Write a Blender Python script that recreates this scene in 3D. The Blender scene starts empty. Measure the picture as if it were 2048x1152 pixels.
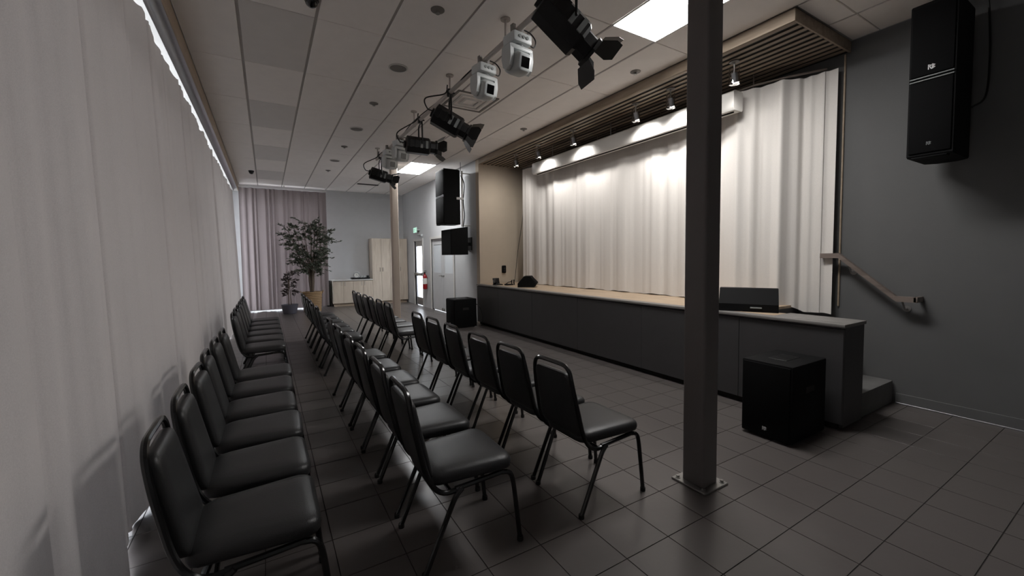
import bpy, bmesh, math, random
from mathutils import Vector, Matrix
random.seed(7)
S = bpy.context.scene
COL = S.collection
PI = math.pi

# ------------------------------------------------------------------ camera
H = 1.45
F, PPX, PPY = 817.0, 1024.0, 557.0
def _d(p):
    return Vector((p[0]-PPX, p[1]-PPY, F)).normalized()
Yc = _d((533, 521)); Zd = _d((1213, 16900)); Zd = (Zd - Yc*Yc.dot(Zd)).normalized(); Zc = -Zd
Xc = Yc.cross(Zc)
if Xc.x < 0: Xc = -Xc
right = Vector((Xc.x, Yc.x, Zc.x)); down = Vector((Xc.y, Yc.y, Zc.y)); fwd = Vector((Xc.z, Yc.z, Zc.z))
cam_d = bpy.data.cameras.new('camera'); cam = bpy.data.objects.new('camera', cam_d); COL.objects.link(cam)
m = Matrix.Identity(4)
for i in range(3):
    m[i][0] = right[i]; m[i][1] = -down[i]; m[i][2] = -fwd[i]
m[2][3] = H
cam.matrix_world = m
cam_d.sensor_fit = 'HORIZONTAL'; cam_d.sensor_width = 36.0
cam_d.lens = 36.0*F/2048.0
cam_d.shift_y = (PPY-576.0)/2048.0
cam_d.clip_start = 0.02; cam_d.clip_end = 200
S.camera = cam

# ------------------------------------------------------------------ light and exposure
DAY = 6.5            # daylight outside the windows
PANEL = 33.0          # ceiling light panels
SPOT = 50.0          # track lamps on the stage (watts)
S.view_settings.view_transform = 'Standard'; S.view_settings.look = 'None'
S.view_settings.gamma = 1.0; S.view_settings.use_curve_mapping = False
S.view_settings.exposure = 0.0
W = bpy.data.worlds.new('daylight'); S.world = W; W.use_nodes = True
bg = W.node_tree.nodes['Background']; bg.inputs[0].default_value = (0.86, 0.92, 1.0, 1); bg.inputs[1].default_value = DAY
S.cycles.max_bounces = 10; S.cycles.diffuse_bounces = 5; S.cycles.transparent_max_bounces = 12
S.cycles.sample_clamp_indirect = 10.0
S.cycles.use_denoising = True

# ------------------------------------------------------------------ materials
def srgb(r, g, b):
    f = lambda c: (c/255/12.92) if c/255 <= .04045 else ((c/255+.055)/1.055)**2.4
    return (f(r), f(g), f(b), 1)
def newmat(name):
    M = bpy.data.materials.new(name); M.use_nodes = True
    nt = M.node_tree; return M, nt, nt.nodes['Principled BSDF']
def mat(name, col, rough=.6, metal=0., var=.06, scale=6., bump=0., bscale=80., spec=.5, stretch=None, coat=0.):
    M, nt, p = newmat(name)
    p.inputs['Roughness'].default_value = rough; p.inputs['Metallic'].default_value = metal
    p.inputs['Specular IOR Level'].default_value = spec
    if coat: p.inputs['Coat Weight'].default_value = coat; p.inputs['Coat Roughness'].default_value = .15
    tc = nt.nodes.new('ShaderNodeTexCoord'); mp = nt.nodes.new('ShaderNodeMapping')
    nt.links.new(tc.outputs['Object'], mp.inputs[0])
    if stretch: mp.inputs['Scale'].default_value = stretch
    n = nt.nodes.new('ShaderNodeTexNoise'); n.inputs['Scale'].default_value = scale; n.inputs['Detail'].default_value = 5
    nt.links.new(mp.outputs[0], n.inputs['Vector'])
    r = nt.nodes.new('ShaderNodeValToRGB')
    r.color_ramp.elements[0].position = .3; r.color_ramp.elements[1].position = .7
    r.color_ramp.elements[0].color = tuple(c*(1-var) for c in col[:3])+(1,)
    r.color_ramp.elements[1].color = tuple(min(1, c*(1+var)) for c in col[:3])+(1,)
    nt.links.new(n.outputs['Fac'], r.inputs[0]); nt.links.new(r.outputs[0], p.inputs['Base Color'])
    if bump:
        n2 = nt.nodes.new('ShaderNodeTexNoise'); n2.inputs['Scale'].default_value = bscale
        nt.links.new(mp.outputs[0], n2.inputs['Vector'])
        b = nt.nodes.new('ShaderNodeBump'); b.inputs['Strength'].default_value = bump; b.inputs['Distance'].default_value = .004
        nt.links.new(n2.outputs['Fac'], b.inputs['Height']); nt.links.new(b.outputs[0], p.inputs['Normal'])
    return M
def wood(name, a, b, axis='Z', rough=.5, scale=3.):
    st = {'X': (.12, 1, 1), 'Y': (1, .12, 1), 'Z': (1, 1, .12)}[axis]
    M, nt, p = newmat(name); p.inputs['Roughness'].default_value = rough
    tc = nt.nodes.new('ShaderNodeTexCoord'); mp = nt.nodes.new('ShaderNodeMapping'); mp.inputs['Scale'].default_value = st
    nt.links.new(tc.outputs['Object'], mp.inputs[0])
    n = nt.nodes.new('ShaderNodeTexNoise'); n.inputs['Scale'].default_value = scale*6; n.inputs['Detail'].default_value = 8
    n.inputs['Distortion'].default_value = .6
    nt.links.new(mp.outputs[0], n.inputs['Vector'])
    r = nt.nodes.new('ShaderNodeValToRGB'); r.color_ramp.elements[0].position = .35; r.color_ramp.elements[1].position = .65
    r.color_ramp.elements[0].color = a; r.color_ramp.elements[1].color = b
    nt.links.new(n.outputs['Fac'], r.inputs[0]); nt.links.new(r.outputs[0], p.inputs['Base Color'])
    return M
def emit(name, col, s):
    M, nt, p = newmat(name); nt.nodes.remove(p)
    e = nt.nodes.new('ShaderNodeEmission'); e.inputs[0].default_value = col; e.inputs[1].default_value = s
    nt.links.new(e.outputs[0], nt.nodes['Material Output'].inputs[0]); return M
def fabric(name, col, transl=.4, tcol=None, bump=.25):
    M, nt, p = newmat(name); nt.nodes.remove(p)
    d = nt.nodes.new('ShaderNodeBsdfDiffuse'); t = nt.nodes.new('ShaderNodeBsdfTranslucent'); mx = nt.nodes.new('ShaderNodeMixShader')
    tc = nt.nodes.new('ShaderNodeTexCoord')
    w = nt.nodes.new('ShaderNodeTexNoise'); w.inputs['Scale'].default_value = 220; w.inputs['Detail'].default_value = 2
    nt.links.new(tc.outputs['Object'], w.inputs['Vector'])
    r = nt.nodes.new('ShaderNodeValToRGB'); r.color_ramp.elements[0].position = .3; r.color_ramp.elements[1].position = .7
    r.color_ramp.elements[0].color = tuple(c*.9 for c in col[:3])+(1,); r.color_ramp.elements[1].color = col
    nt.links.new(w.outputs['Fac'], r.inputs[0]); nt.links.new(r.outputs[0], d.inputs[0])
    t.inputs[0].default_value = tcol or col
    mx.inputs[0].default_value = transl
    nt.links.new(d.outputs[0], mx.inputs[1]); nt.links.new(t.outputs[0], mx.inputs[2])
    nt.links.new(mx.outputs[0], nt.nodes['Material Output'].inputs[0]); return M
def glass(name, tint=(1, 1, 1, 1), gl=.08, rough=.02):
    M, nt, p = newmat(name); nt.nodes.remove(p)
    t = nt.nodes.new('ShaderNodeBsdfTransparent'); t.inputs[0].default_value = tint
    g = nt.nodes.new('ShaderNodeBsdfGlossy'); g.inputs['Roughness'].default_value = rough
    lw = nt.nodes.new('ShaderNodeLayerWeight')
    pw = nt.nodes.new('ShaderNodeMath'); pw.operation = 'POWER'; pw.inputs[1].default_value = 4.0
    ma = nt.nodes.new('ShaderNodeMath'); ma.operation = 'MULTIPLY_ADD'; ma.inputs[1].default_value = .5; ma.inputs[2].default_value = .04
    mx = nt.nodes.new('ShaderNodeMixShader')
    nt.links.new(lw.outputs['Facing'], pw.inputs[0]); nt.links.new(pw.outputs[0], ma.inputs[0]); nt.links.new(ma.outputs[0], mx.inputs[0])
    nt.links.new(t.outputs[0], mx.inputs[1]); nt.links.new(g.outputs[0], mx.inputs[2])
    nt.links.new(mx.outputs[0], nt.nodes['Material Output'].inputs[0]); return M
def realglass(name):
    M, nt, p = newmat(name)
    p.inputs['Transmission Weight'].default_value = 1; p.inputs['Roughness'].default_value = .02; p.inputs['IOR'].default_value = 1.45
    return M
MT = dict(
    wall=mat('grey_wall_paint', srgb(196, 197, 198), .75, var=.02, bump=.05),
    wall_r=mat('right_wall_vignette_grey', srgb(92, 92, 92), .75, var=.02, bump=.05),  # wall grey darkened in colour to imitate vignette shading on the right side
    beige=mat('beige_wall_paint', srgb(196, 181, 162), .75, var=.02),
    white=mat('white_paint', srgb(205, 203, 200), .55, var=.02),
    ctile=mat('ceiling_tile', srgb(243, 238, 234), .9, var=.02, bump=.12, bscale=150),
    ctile_d=mat('ceiling_tile_grey', srgb(222, 218, 215), .9, var=.02, bump=.12, bscale=150),
    cgrid=mat('ceiling_reveal', srgb(176, 171, 167), .7, var=.02),
    tile=mat('floor_tile', srgb(91, 86, 84), .28, var=.07, scale=2.2, bump=.06, bscale=30, spec=.45),
    grout=mat('grout', srgb(52, 46, 45), .9, var=.1),
    vinyl=mat('black_vinyl', srgb(44, 44, 45), .42, var=.05, bump=.18, bscale=260, spec=.4),
    chrome=mat('black_enamel_tube', srgb(17, 17, 18), .22, var=.02, spec=.6),
    rubber=mat('rubber', srgb(22, 22, 22), .8),
    blk=mat('black_speaker_paint', srgb(13, 13, 14), .75, var=.05, bump=.1, bscale=300, spec=.15),
    grille=mat('black_grille', srgb(11, 11, 12), .85, var=.1, scale=300, bump=.5, bscale=500, spec=.12),
    post=mat('post_paint', srgb(106, 101, 100), .5, var=.02),
    pipe=mat('grey_pipe_paint', srgb(172, 164, 158), .5, var=.02),
    post2=mat('cream_post_paint', srgb(205, 190, 176), .5, var=.02),
    steel=mat('brushed_plate', srgb(150, 148, 145), .35, .8, var=.05),
    alu=mat('aluminium', srgb(175, 176, 180), .28, .85, var=.03),
    stage=mat('stage_grey_laminate', srgb(62, 61, 62), .55, var=.04),
    stagetop=mat('stage_edge_grey', srgb(120, 117, 114), .5, var=.04),
    carpet=mat('stair_grey', srgb(98, 97, 96), .8, var=.08, bump=.2, bscale=200),
    deck=wood('stage_deck_wood', srgb(166, 144, 120), srgb(188, 167, 142), 'Y', .4),
    slat=wood('slat_wood', srgb(134, 118, 102), srgb(156, 140, 122), 'Y', .6),
    slatback=mat('soffit_black_felt', srgb(20, 17, 15), .95),
    maple=wood('maple_veneer', srgb(196, 182, 166), srgb(210, 198, 182), 'Z', .5),
    fascia=wood('tan_fascia', srgb(164, 146, 126), srgb(176, 158, 138), 'Y', .6),
    rail=wood('handrail_wood', srgb(98, 88, 82), srgb(120, 108, 101), 'Y', .45),
    white_pl=mat('white_plastic', srgb(196, 200, 200), .4, var=.02),
    grey_pl=mat('grey_plastic', srgb(120, 124, 124), .4, var=.02),
    lens=mat('dark_lens', srgb(8, 8, 9), .08, spec=.6),
    blkmetal=mat('black_metal', srgb(20, 20, 21), .38, .3, var=.05, spec=.5),
    cable=mat('black_cable', srgb(12, 12, 12), .5),
    case=mat('white_screen_case', srgb(222, 219, 214), .35, var=.01),
    cur_l=fabric('window_curtain', srgb(214, 208, 205), .036, srgb(200, 190, 186)),
    cur_b=fabric('far_curtain', srgb(148, 138, 138), .09, srgb(150, 136, 136)),
    cur_s=fabric('stage_curtain', srgb(224, 219, 214), .05, srgb(222, 216, 210)),
    glass=glass('clear_glass'),
    sleeve=realglass('lamp_glass'),
    frost=fabric('frosted_glass', srgb(215, 218, 220), .16),
    panel=emit('light_panel', (1, .985, .965, 1), PANEL), panel_far=emit('far_light_panel', (.98, .99, 1, 1), PANEL*1.15),
    bulb=emit('lamp_lens', (1, .93, .84, 1), 12),
    exitm=emit('exit_face', (.55, .95, .75, 1), 1.1),
    red=mat('extinguisher_red', srgb(150, 22, 30), .3),
    paper=mat('label_white', srgb(220, 220, 215), .6),
    wicker=mat('woven_wicker', srgb(150, 124, 92), .8, var=.25, scale=40, bump=.8, bscale=60, stretch=(1, 1, 3)),
    pot=mat('slate_pot', srgb(92, 92, 102), .6, var=.06),
    soil=mat('soil', srgb(40, 32, 26), .95),
    bark=mat('bark', srgb(92, 80, 70), .85, var=.2, scale=20),
    leaf=mat('olive_leaf', srgb(74, 82, 68), .55, var=.25, scale=9),
    leaf2=mat('dark_leaf', srgb(66, 58, 56), .55, var=.25, scale=9),
    vent=mat('vent_grey', srgb(120, 116, 112), .6),
    hole=mat('vent_dark', srgb(34, 32, 31), .9),
    wt=mat('silver_mark', srgb(215, 215, 215), .4),
)

# ------------------------------------------------------------------ mesh helpers
def rot(o, rx=0, ry=0, rz=0): o.rotation_euler = (rx, ry, rz); return o
class MB:
    def __init__(s): s.v = []; s.f = []
    def add(s, vs, fs, M=None):
        n = len(s.v)
        for p in vs:
            p = Vector(p); s.v.append((M @ p) if M else p)
        s.f += [tuple(i+n for i in q) for q in fs]; return s
    def box(s, x0, x1, y0, y1, z0, z1, M=None):
        vs = [(x0, y0, z0), (x1, y0, z0), (x1, y1, z0), (x0, y1, z0), (x0, y0, z1), (x1, y0, z1), (x1, y1, z1), (x0, y1, z1)]
        return s.add(vs, [(3, 2, 1, 0), (4, 5, 6, 7), (0, 1, 5, 4), (1, 2, 6, 5), (2, 3, 7, 6), (3, 0, 4, 7)], M)
    def bbox(s, x0, x1, y0, y1, z0, z1, b=.01, seg=2, M=None):
        bm = bmesh.new(); bmesh.ops.create_cube(bm, size=1)
        for v in bm.verts:
            v.co = Vector((x0+(x1-x0)*(v.co.x+.5), y0+(y1-y0)*(v.co.y+.5), z0+(z1-z0)*(v.co.z+.5)))
        bmesh.ops.bevel(bm, geom=bm.edges[:], offset=b, segments=seg, affect='EDGES', profile=.5)
        bm.verts.index_update()
        s.add([v.co.copy() for v in bm.verts], [tuple(v.index for v in f.verts) for f in bm.faces], M); bm.free(); return s
    def rings(s, rs, cap0=True, cap1=True, closed=True, M=None):
        n = len(rs[0]); vs = [p for r in rs for p in r]; fs = []
        for k in range(len(rs)-1):
            for i in range(n if closed else n-1):
                j = (i+1) % n; fs.append((k*n+i, k*n+j, (k+1)*n+j, (k+1)*n+i))
        if cap0: fs.append(tuple(range(n-1, -1, -1)))
        if cap1: fs.append(tuple((len(rs)-1)*n+i for i in range(n)))
        return s.add(vs, fs, M)
    def tube(s, pts, r, n=8, M=None, caps=True):
        pts = [Vector(p) for p in pts]; rs = []; up = None
        rr = r if isinstance(r, (list, tuple)) else [r]*len(pts)
        for i, p in enumerate(pts):
            a = pts[max(i-1, 0)]; b = pts[min(i+1, len(pts)-1)]; t = (b-a)
            if t.length < 1e-9: t = Vector((0, 0, 1))
            t.normalize()
            if up is None:
                up = Vector((0, 0, 1)) if abs(t.z) < .9 else Vector((1, 0, 0))
            u = (up - t*up.dot(t))
            if u.length < 1e-4: u = t.orthogonal()
            u.normalize(); up = u; w = t.cross(u)
            rs.append([p + (u*math.cos(2*PI*k/n)+w*math.sin(2*PI*k/n))*rr[i] for k in range(n)])
        return s.rings(rs, caps, caps, True, M)
    def cyl(s, c, r, h, n=20, axis='Z', r2=None, M=None):
        r2 = r if r2 is None else r2; c = Vector(c)
        ax = {'X': (Vector((0, 1, 0)), Vector((0, 0, 1)), Vector((1, 0, 0))), 'Y': (Vector((0, 0, 1)), Vector((1, 0, 0)), Vector((0, 1, 0))), 'Z': (Vector((1, 0, 0)), Vector((0, 1, 0)), Vector((0, 0, 1)))}[axis]
        f = lambda rad, t: [c + ax[2]*t + (ax[0]*math.cos(2*PI*k/n)+ax[1]*math.sin(2*PI*k/n))*rad for k in range(n)]
        return s.rings([f(r, 0), f(r2, h)], M=M)
    def lathe(s, prof, c=(0, 0, 0), n=24, M=None, cap0=True, cap1=True):
        c = Vector(c)
        return s.rings([[c+Vector((r*math.cos(2*PI*k/n), r*math.sin(2*PI*k/n), z)) for k in range(n)] for r, z in prof], cap0, cap1, True, M)
    def sphere(s, c, r, n=10, M=None, sz=1):
        return s.lathe([(max(1e-4, r*math.sin(PI*k/n)), -r*sz*math.cos(PI*k/n)) for k in range(n+1)], c, n*2, M)
    def build(s, name, mt, parent=None, smooth=True, ang=35):
        me = bpy.data.meshes.new(name); me.from_pydata([tuple(p) for p in s.v], [], s.f); me.update()
        bm = bmesh.new(); bm.from_mesh(me); bmesh.ops.recalc_face_normals(bm, faces=bm.faces[:]); bm.to_mesh(me); bm.free()
        me.materials.append(mt)
        if smooth:
            me.polygons.foreach_set('use_smooth', [True]*len(me.polygons))
            try: me.set_sharp_from_angle(angle=math.radians(ang))
            except Exception: pass
        o = bpy.data.objects.new(name, me); COL.objects.link(o)
        if parent: o.parent = parent
        return o
def thing(name, loc, label, cat, group=None, rz=0):
    o = bpy.data.objects.new(name, None); COL.objects.link(o); o.location = loc; o.rotation_euler = (0, 0, rz)
    o.empty_display_size = .1
    return tag(o, label, cat, group)
def tag(o, label, cat, group=None):
    o['label'] = label; o['category'] = cat
    if group: o['group'] = group
    return o
def struct(o): o['kind'] = 'structure'; return o
def obj_copy(o, parent, loc=None):
    c = o.copy(); COL.objects.link(c); c.parent = parent
    if loc: c.location = loc
    return c
def copy_tree(root, label, group=None):
    r = root.copy(); COL.objects.link(r); r['label'] = label
    if group: r['group'] = group
    for ch in list(root.children):
        c = obj_copy(ch, r)
        for g in list(ch.children): obj_copy(g, c)
    return r
def catmull(pts, k=6):
    P = [Vector(p) for p in pts]; P = [P[0]*2-P[1]] + P + [P[-1]*2-P[-2]]; out = []
    for i in range(1, len(P)-2):
        for j in range(k):
            t = j/k; a, b, c, d = P[i-1], P[i], P[i+1], P[i+2]
            out.append(.5*((2*b)+(c-a)*t+(2*a-5*b+4*c-d)*t*t+(3*b-a-3*c+d)*t**3))
    return out + [P[-2]]
ORD = ['first', 'second', 'third', 'fourth', 'fifth', 'sixth', 'seventh', 'eighth']

# ================================================================== the room
CZ = 3.62             # ceiling
SZ0 = .90
XL, XS, XR = -1.05, 4.06, 5.2      # left (window) wall, side wall with doors, stage wall
YB, YN, YA = 14.0, -3.5, 8.15      # far wall, wall behind the camera, stage alcove end
# floor: grout bed and tiles
fl = struct(MB().box(XL-.15, XR+.15, YN-.15, YB+.15, -.12, -.003).build('floor', MT['grout'], None, False))
TS, TX0, TY0 = .298, 2.03, 1.047
def tile_mesh(x0, x1, y0, y1):
    g = .0024; b = .0003
    x0 += g; x1 -= g; y0 += g; y1 -= g
    lo = [(x0, y0, -.004), (x1, y0, -.004), (x1, y1, -.004), (x0, y1, -.004)]
    mid = [(x0, y0, -b), (x1, y0, -b), (x1, y1, -b), (x0, y1, -b)]
    top = [(x0+b, y0+b, 0), (x1-b, y0+b, 0), (x1-b, y1-b, 0), (x0+b, y1-b, 0)]
    return lo, mid, top
cells = []
i0, i1 = math.floor((XL-TX0)/TS), math.ceil((XR-TX0)/TS); j0, j1 = math.floor((YN-TY0)/TS), math.ceil((YB-TY0)/TS)
for i in range(i0, i1):
    for j in range(j0, j1):
        x = TX0+i*TS; y = TY0+j*TS
        if x > XS-.1 and y > YA: continue
        cx, cy = x+TS/2, y+TS/2
        # in view of the photograph?
        c = Vector((cx, cy, -H)); dz = c.dot(fwd)
        vis = dz > .3 and abs(c.dot(right)/dz*F) < 1080 and c.dot(down)/dz*F < 640 and cx > -.75 and not (cx > 3.98 and cy > 1.4)
        cells.append((-(F/dz)**2 if vis else 1e6+cy, x, y))
cells.sort()
base = MB(); lo, mid, top = tile_mesh(0, TS, 0, TS); base.rings([lo, mid, top], False, True)
t0 = base.build('tile', MT['tile'], fl, False); first = True; rest = MB()
for k, (q, x, y) in enumerate(cells):
    if k < 300 and q < 0:
        if first: t0.location = (x, y, 0); first = False
        else: obj_copy(t0, fl, (x, y, 0))
    else:
        rest.rings([[(p[0]+x, p[1]+y, p[2]) for p in r] for r in (lo, mid, top)], False, True)
rt = rest.build('distant_tiles', MT['tile'], fl, False); rt['kind'] = 'stuff'

# ceiling: slab, tiles and light panels in the grid
ce = struct(MB().box(XL-.15, XR+.15, YN-.15, YB+.15, CZ+.012, CZ+.2).build('ceiling', MT['cgrid'], None, False))
GX, GY, GX0, GY0 = .6, 1.245, -.14, 4.14
mesh_cache = {}
def ceil_tile(x0, x1, y0, y1, dark):
    key = (round(x1-x0, 3), round(y1-y0, 3), dark)
    if key not in mesh_cache:
        w, l = x1-x0, y1-y0; gx, gy = .013, .004; b = .004
        mb = MB(); r = lambda i, z: [(gx+i, gy+i, z), (w-gx-i, gy+i, z), (w-gx-i, l-gy-i, z), (gx+i, l-gy-i, z)]
        mb.rings([r(0, .012), r(0, b), r(b, 0)], False, True)
        o = mb.build('ceiling_tile', MT['ctile_d' if dark else 'ctile'], ce, False); mesh_cache[key] = o
    else: o = obj_copy(mesh_cache[key], ce)
    o.location = (x0, y0, CZ)
PANELS = {(5, -2), (5, 4)}
for i in range(-1, 9):
    for j in range(-7, 8):
        x0 = max(-.62, GX0+i*GX); x1 = min(XR, GX0+(i+1)*GX); y0 = max(YN, GY0+j*GY); y1 = min(YB, GY0+(j+1)*GY)
        if y0 > 8.0 and x0 >= XS-.02: continue
        if x0 >= XS-.02 and y1 > 1.9: y1 = min(y1, 1.87)
        if x1-x0 < .05 or y1-y0 < .05 or (i, j) in PANELS: continue
        ceil_tile(x0, x1, y0, y1, i == 0 and j % 2 == 0)
for (i, j), lab in zip(sorted(PANELS), ('bright white ceiling light panel beside the near post', 'bright white ceiling light panel near the far doors')):
    x0 = GX0+i*GX; y0 = GY0+j*GY
    t = thing('ceiling_light_panel', (x0+GX/2, y0+GY/2, CZ), lab, 'ceiling light', 'flush ceiling light panels')
    w, l = GX/2-.012, GY/2-.01
    fr = MB()
    fr.box(-w-.008, -w, -l-.008, l+.008, -.004, .01); fr.box(w, w+.008, -l-.008, l+.008, -.004, .01)
    fr.box(-w, w, -l-.008, -l, -.004, .01); fr.box(-w, w, l, l+.008, -.004, .01)
    fr.build('frame', MT['white'], t, False)
    MB().box(-w, w, -l, l, 0, .008).build('diffuser', MT['panel_far' if j > 0 else 'panel'], t, False)

# walls
def wallbox(name, boxes, mt):
    mb = MB()
    for b in boxes: mb.box(*b)
    return struct(mb.build(name, MT[mt], None, False))
wallbox('wall_rear', [(XL-.15, XR+.15, YN-.15, YN, 0, CZ)], 'wall')
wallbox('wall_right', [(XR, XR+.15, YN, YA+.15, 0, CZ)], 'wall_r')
wallbox('wall_alcove', [(XS, XR, YA, YA+.15, 0, CZ)], 'beige')
D1 = (12.0, 12.78); D2 = (9.62, 11.24); DH = 2.0
wallbox('wall_side', [(XS, XS+.07, YA+.15, D2[0], 0, CZ), (XS, XS+.07, D2[1], D1[0], 0, CZ), (XS, XS+.07, D1[1], YB, 0, CZ),
                      (XS, XS+.07, D2[0], D2[1], DH, CZ), (XS, XS+.07, D1[0], D1[1], DH, CZ)], 'wall')
BW = (-.5, 1.45)
wallbox('wall_back', [(XL, BW[0], YB, YB+.15, 0, CZ), (BW[1], XS+.15, YB, YB+.15, 0, CZ), (BW[0], BW[1], YB, YB+.15, 3.3, CZ)], 'wall')
LW = (.2, 13.4)
wallbox('wall_left', [(XL-.15, XL, YN, LW[0], 0, CZ), (XL-.15, XL, LW[1], YB, 0, CZ), (XL-.15, XL, LW[0], LW[1], 3.38, CZ), (XL-.15, XL, LW[0], LW[1], 0, .06)], 'white')
# windows behind the curtains
def window(name, along, a, b, z0, z1, n, pos):
    fr = MB(); P = lambda u0, u1, w0, w1, c0, c1: (c0, c1, u0, u1, w0, w1) if along == 'Y' else (u0, u1, c0, c1, w0, w1)
    fr.box(*P(a, b, z0, z0+.05, pos-.04, pos+.04)); fr.box(*P(a, b, z1-.05, z1, pos-.04, pos+.04))
    for k in range(n+1):
        u = a+(b-a)*k/n; u0 = min(max(u-.03, a), b-.06); fr.box(*P(u0, u0+.06, z0+.05, z1-.05, pos-.04, pos+.04))
    o = struct(fr.build(name, MT['alu'], None, False))
    for k in range(n):
        u0 = a+(b-a)*k/n+.03; u1 = a+(b-a)*(k+1)/n-.03
        MB().box(*P(u0, u1, z0+.05, z1-.05, pos-.004, pos+.004)).build('pane', MT['glass'], o, False)
window('window_1', 'Y', LW[0], LW[1], .06, 3.38, 9, XL-.08)
window('window_2', 'X', BW[0], BW[1], 0, 3.3, 2, YB+.08)
# pale ground outside so that the windows do not look into nothing
og = struct(MB().box(-20, XL-.15, -10, 30, -.2, -.13).box(XL-.15, 20, YB+.15, 30, -.2, -.13).box(XS+.2, 20, YA+.4, YB+.15, -.2, -.13).build('ground_outside', MT['white'], None, False))
# baseboards
for nm, bx in (('baseboard_right', (XR-.012, XR, YN, 1.44, 0, .1)), ('baseboard_back', (1.5, 1.66, YB-.012, YB, 0, .1)), ('baseboard_side', (XS-.012, XS, YA+.2, D2[0]-.06, 0, .1))):
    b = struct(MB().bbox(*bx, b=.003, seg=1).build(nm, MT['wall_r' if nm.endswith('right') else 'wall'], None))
struct(MB().bbox(XR-.02, XR-.012, YN, 1.44, 0, .012, b=.002, seg=1).build('trim_1', MT['alu']))
struct(MB().bbox(XR-.02, XR-.001, 1.915, 1.93, SZ0, 3.5, b=.003, seg=1).build('trim_2', MT['fascia']))
# bulkhead over the window curtain
struct(MB().box(XL, -.622, YN, YB, 3.42, CZ).build('trim_3', MT['white'], None, False))
fa = struct(MB().bbox(-.622, -.612, YN, YB, 3.425, CZ, b=.002, seg=1).build('trim_4', MT['fascia']))
cs = []
for k in range(9):
    a = PI/2*k/8
    cs.append((-.615-.085*(math.sin(a)), 3.42-.085*(1-math.cos(a))))
prof = [(x, z) for x, z in cs] + [(-.70, 3.335+.07), (-.70, 3.42)]
mb = MB(); mb.rings([[(x, y, z) for x, z in prof] for y in (YN+.01, 13.45)])
tag(mb.build('blind_cassette', MT['alu']), 'long rounded aluminium track cover above the window curtain', 'curtain track')

# doors in the side wall
def door_frame(o, y0, y1):
    mb = MB(); w = .07
    mb.box(XS-.025, XS+.06, y0-w, y0, 0, DH+w); mb.box(XS-.025, XS+.06, y1, y1+w, 0, DH+w); mb.box(XS-.025, XS+.06, y0, y1, DH, DH+w)
    mb.build('door_frame', MT['white'], o, False)
d1 = struct(MB().box(XS+.02, XS+.06, D1[0], D1[0]+.1, .02, DH).box(XS+.02, XS+.06, D1[1]-.1, D1[1], .02, DH).box(XS+.02, XS+.06, D1[0]+.1, D1[1]-.1, .02, .25)
            .box(XS+.02, XS+.06, D1[0]+.1, D1[1]-.1, DH-.16, DH).box(XS+.02, XS+.06, D1[0]+.1, D1[1]-.1, .92, 1.02).build('door_1', MT['alu'], None, False))
door_frame(d1, *D1)
for z0, z1 in ((.25, .92), (1.02, DH-.16)):
    MB().box(XS+.036, XS+.044, D1[0]+.1, D1[1]-.1, z0, z1).build('pane', MT['glass'], d1, False)
MB().bbox(XS-.05, XS+.0, D1[0]+.06, D1[1]-.06, .95, 1.01, b=.01).box(XS-.01, XS+.022, D1[0]+.08, D1[0]+.14, .93, 1.03).box(XS-.01, XS+.022, D1[1]-.14, D1[1]-.08, .93, 1.03).build('push_bar', MT['steel'], d1)
d2 = struct(MB().box(XS+.04, XS+.045, D2[0], D2[1], .01, .02).build('door_2', MT['steel'], None, False))
door_frame(d2, *D2)
mid2 = sum(D2)/2
for y0, y1, s in ((D2[0], mid2-.004, 1), (mid2+.004, D2[1], -1)):
    lf = MB(); wy0, wy1, wz0, wz1 = y0+.13, y1-.13, 1.06, 1.84
    lf.box(XS+.02, XS+.06, y0, wy0, .02, DH).box(XS+.02, XS+.06, wy1, y1, .02, DH).box(XS+.02, XS+.06, wy0, wy1, .02, wz0).box(XS+.02, XS+.06, wy0, wy1, wz1, DH)
    l = lf.build('door_leaf', MT['wall'], d2, False)
    MB().box(XS+.03, XS+.05, wy0, wy1, wz0, wz1).build('pane', MT['frost'], l, False)
    yc = (y1-.06) if s > 0 else (y0+.06)
    MB().cyl((XS+.02, yc, .98), .028, -.012, 14, 'X').tube([(XS+.01, yc, .98), (XS-.035, yc, .98), (XS-.035, yc-s*.1, .98)], .009, 8).build('handle', MT['steel'], l)
    MB().bbox(XS, XS+.022, yc-.03, yc+.03, .02, .1, b=.004).build('floor_bolt', MT['steel'], l)

# ================================================================== posts
def post(x, y, w, mt, label, pl):
    t = thing('support_post', (x, y, 0), label, 'post', 'square posts')
    h = w/2; r = .02; out = []
    for cx, cy, a0 in ((h-r, h-r, 0), (-h+r, h-r, PI/2), (-h+r, -h+r, PI), (h-r, -h+r, 1.5*PI)):
        for k in range(5):
            a = a0+PI/2*k/4; out.append((cx+r*math.cos(a), cy+r*math.sin(a)))
    MB().rings([[(a, b, z) for a, b in out] for z in (.012, CZ+.004)]).build('shaft', MT[mt], t)
    p = MB().bbox(-pl, pl, -pl, pl, 0, .013, b=.003, seg=1).build('base_plate', MT['steel'], t)
    for sx in (-1, 1):
        for sy in (-1, 1):
            MB().cyl((sx*(pl-.028), sy*(pl-.028), .012), .017, .004, 12).cyl((sx*(pl-.028), sy*(pl-.028), .016), .011, .012, 6).build('bolt', MT['steel'], p)
post(2.335, 1.58, .152, 'post', 'thick grey square steel post standing in the foreground', .12)
post(2.56, 9.5, .152, 'post2', 'cream square steel post standing near the far cabinets', .12)

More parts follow.
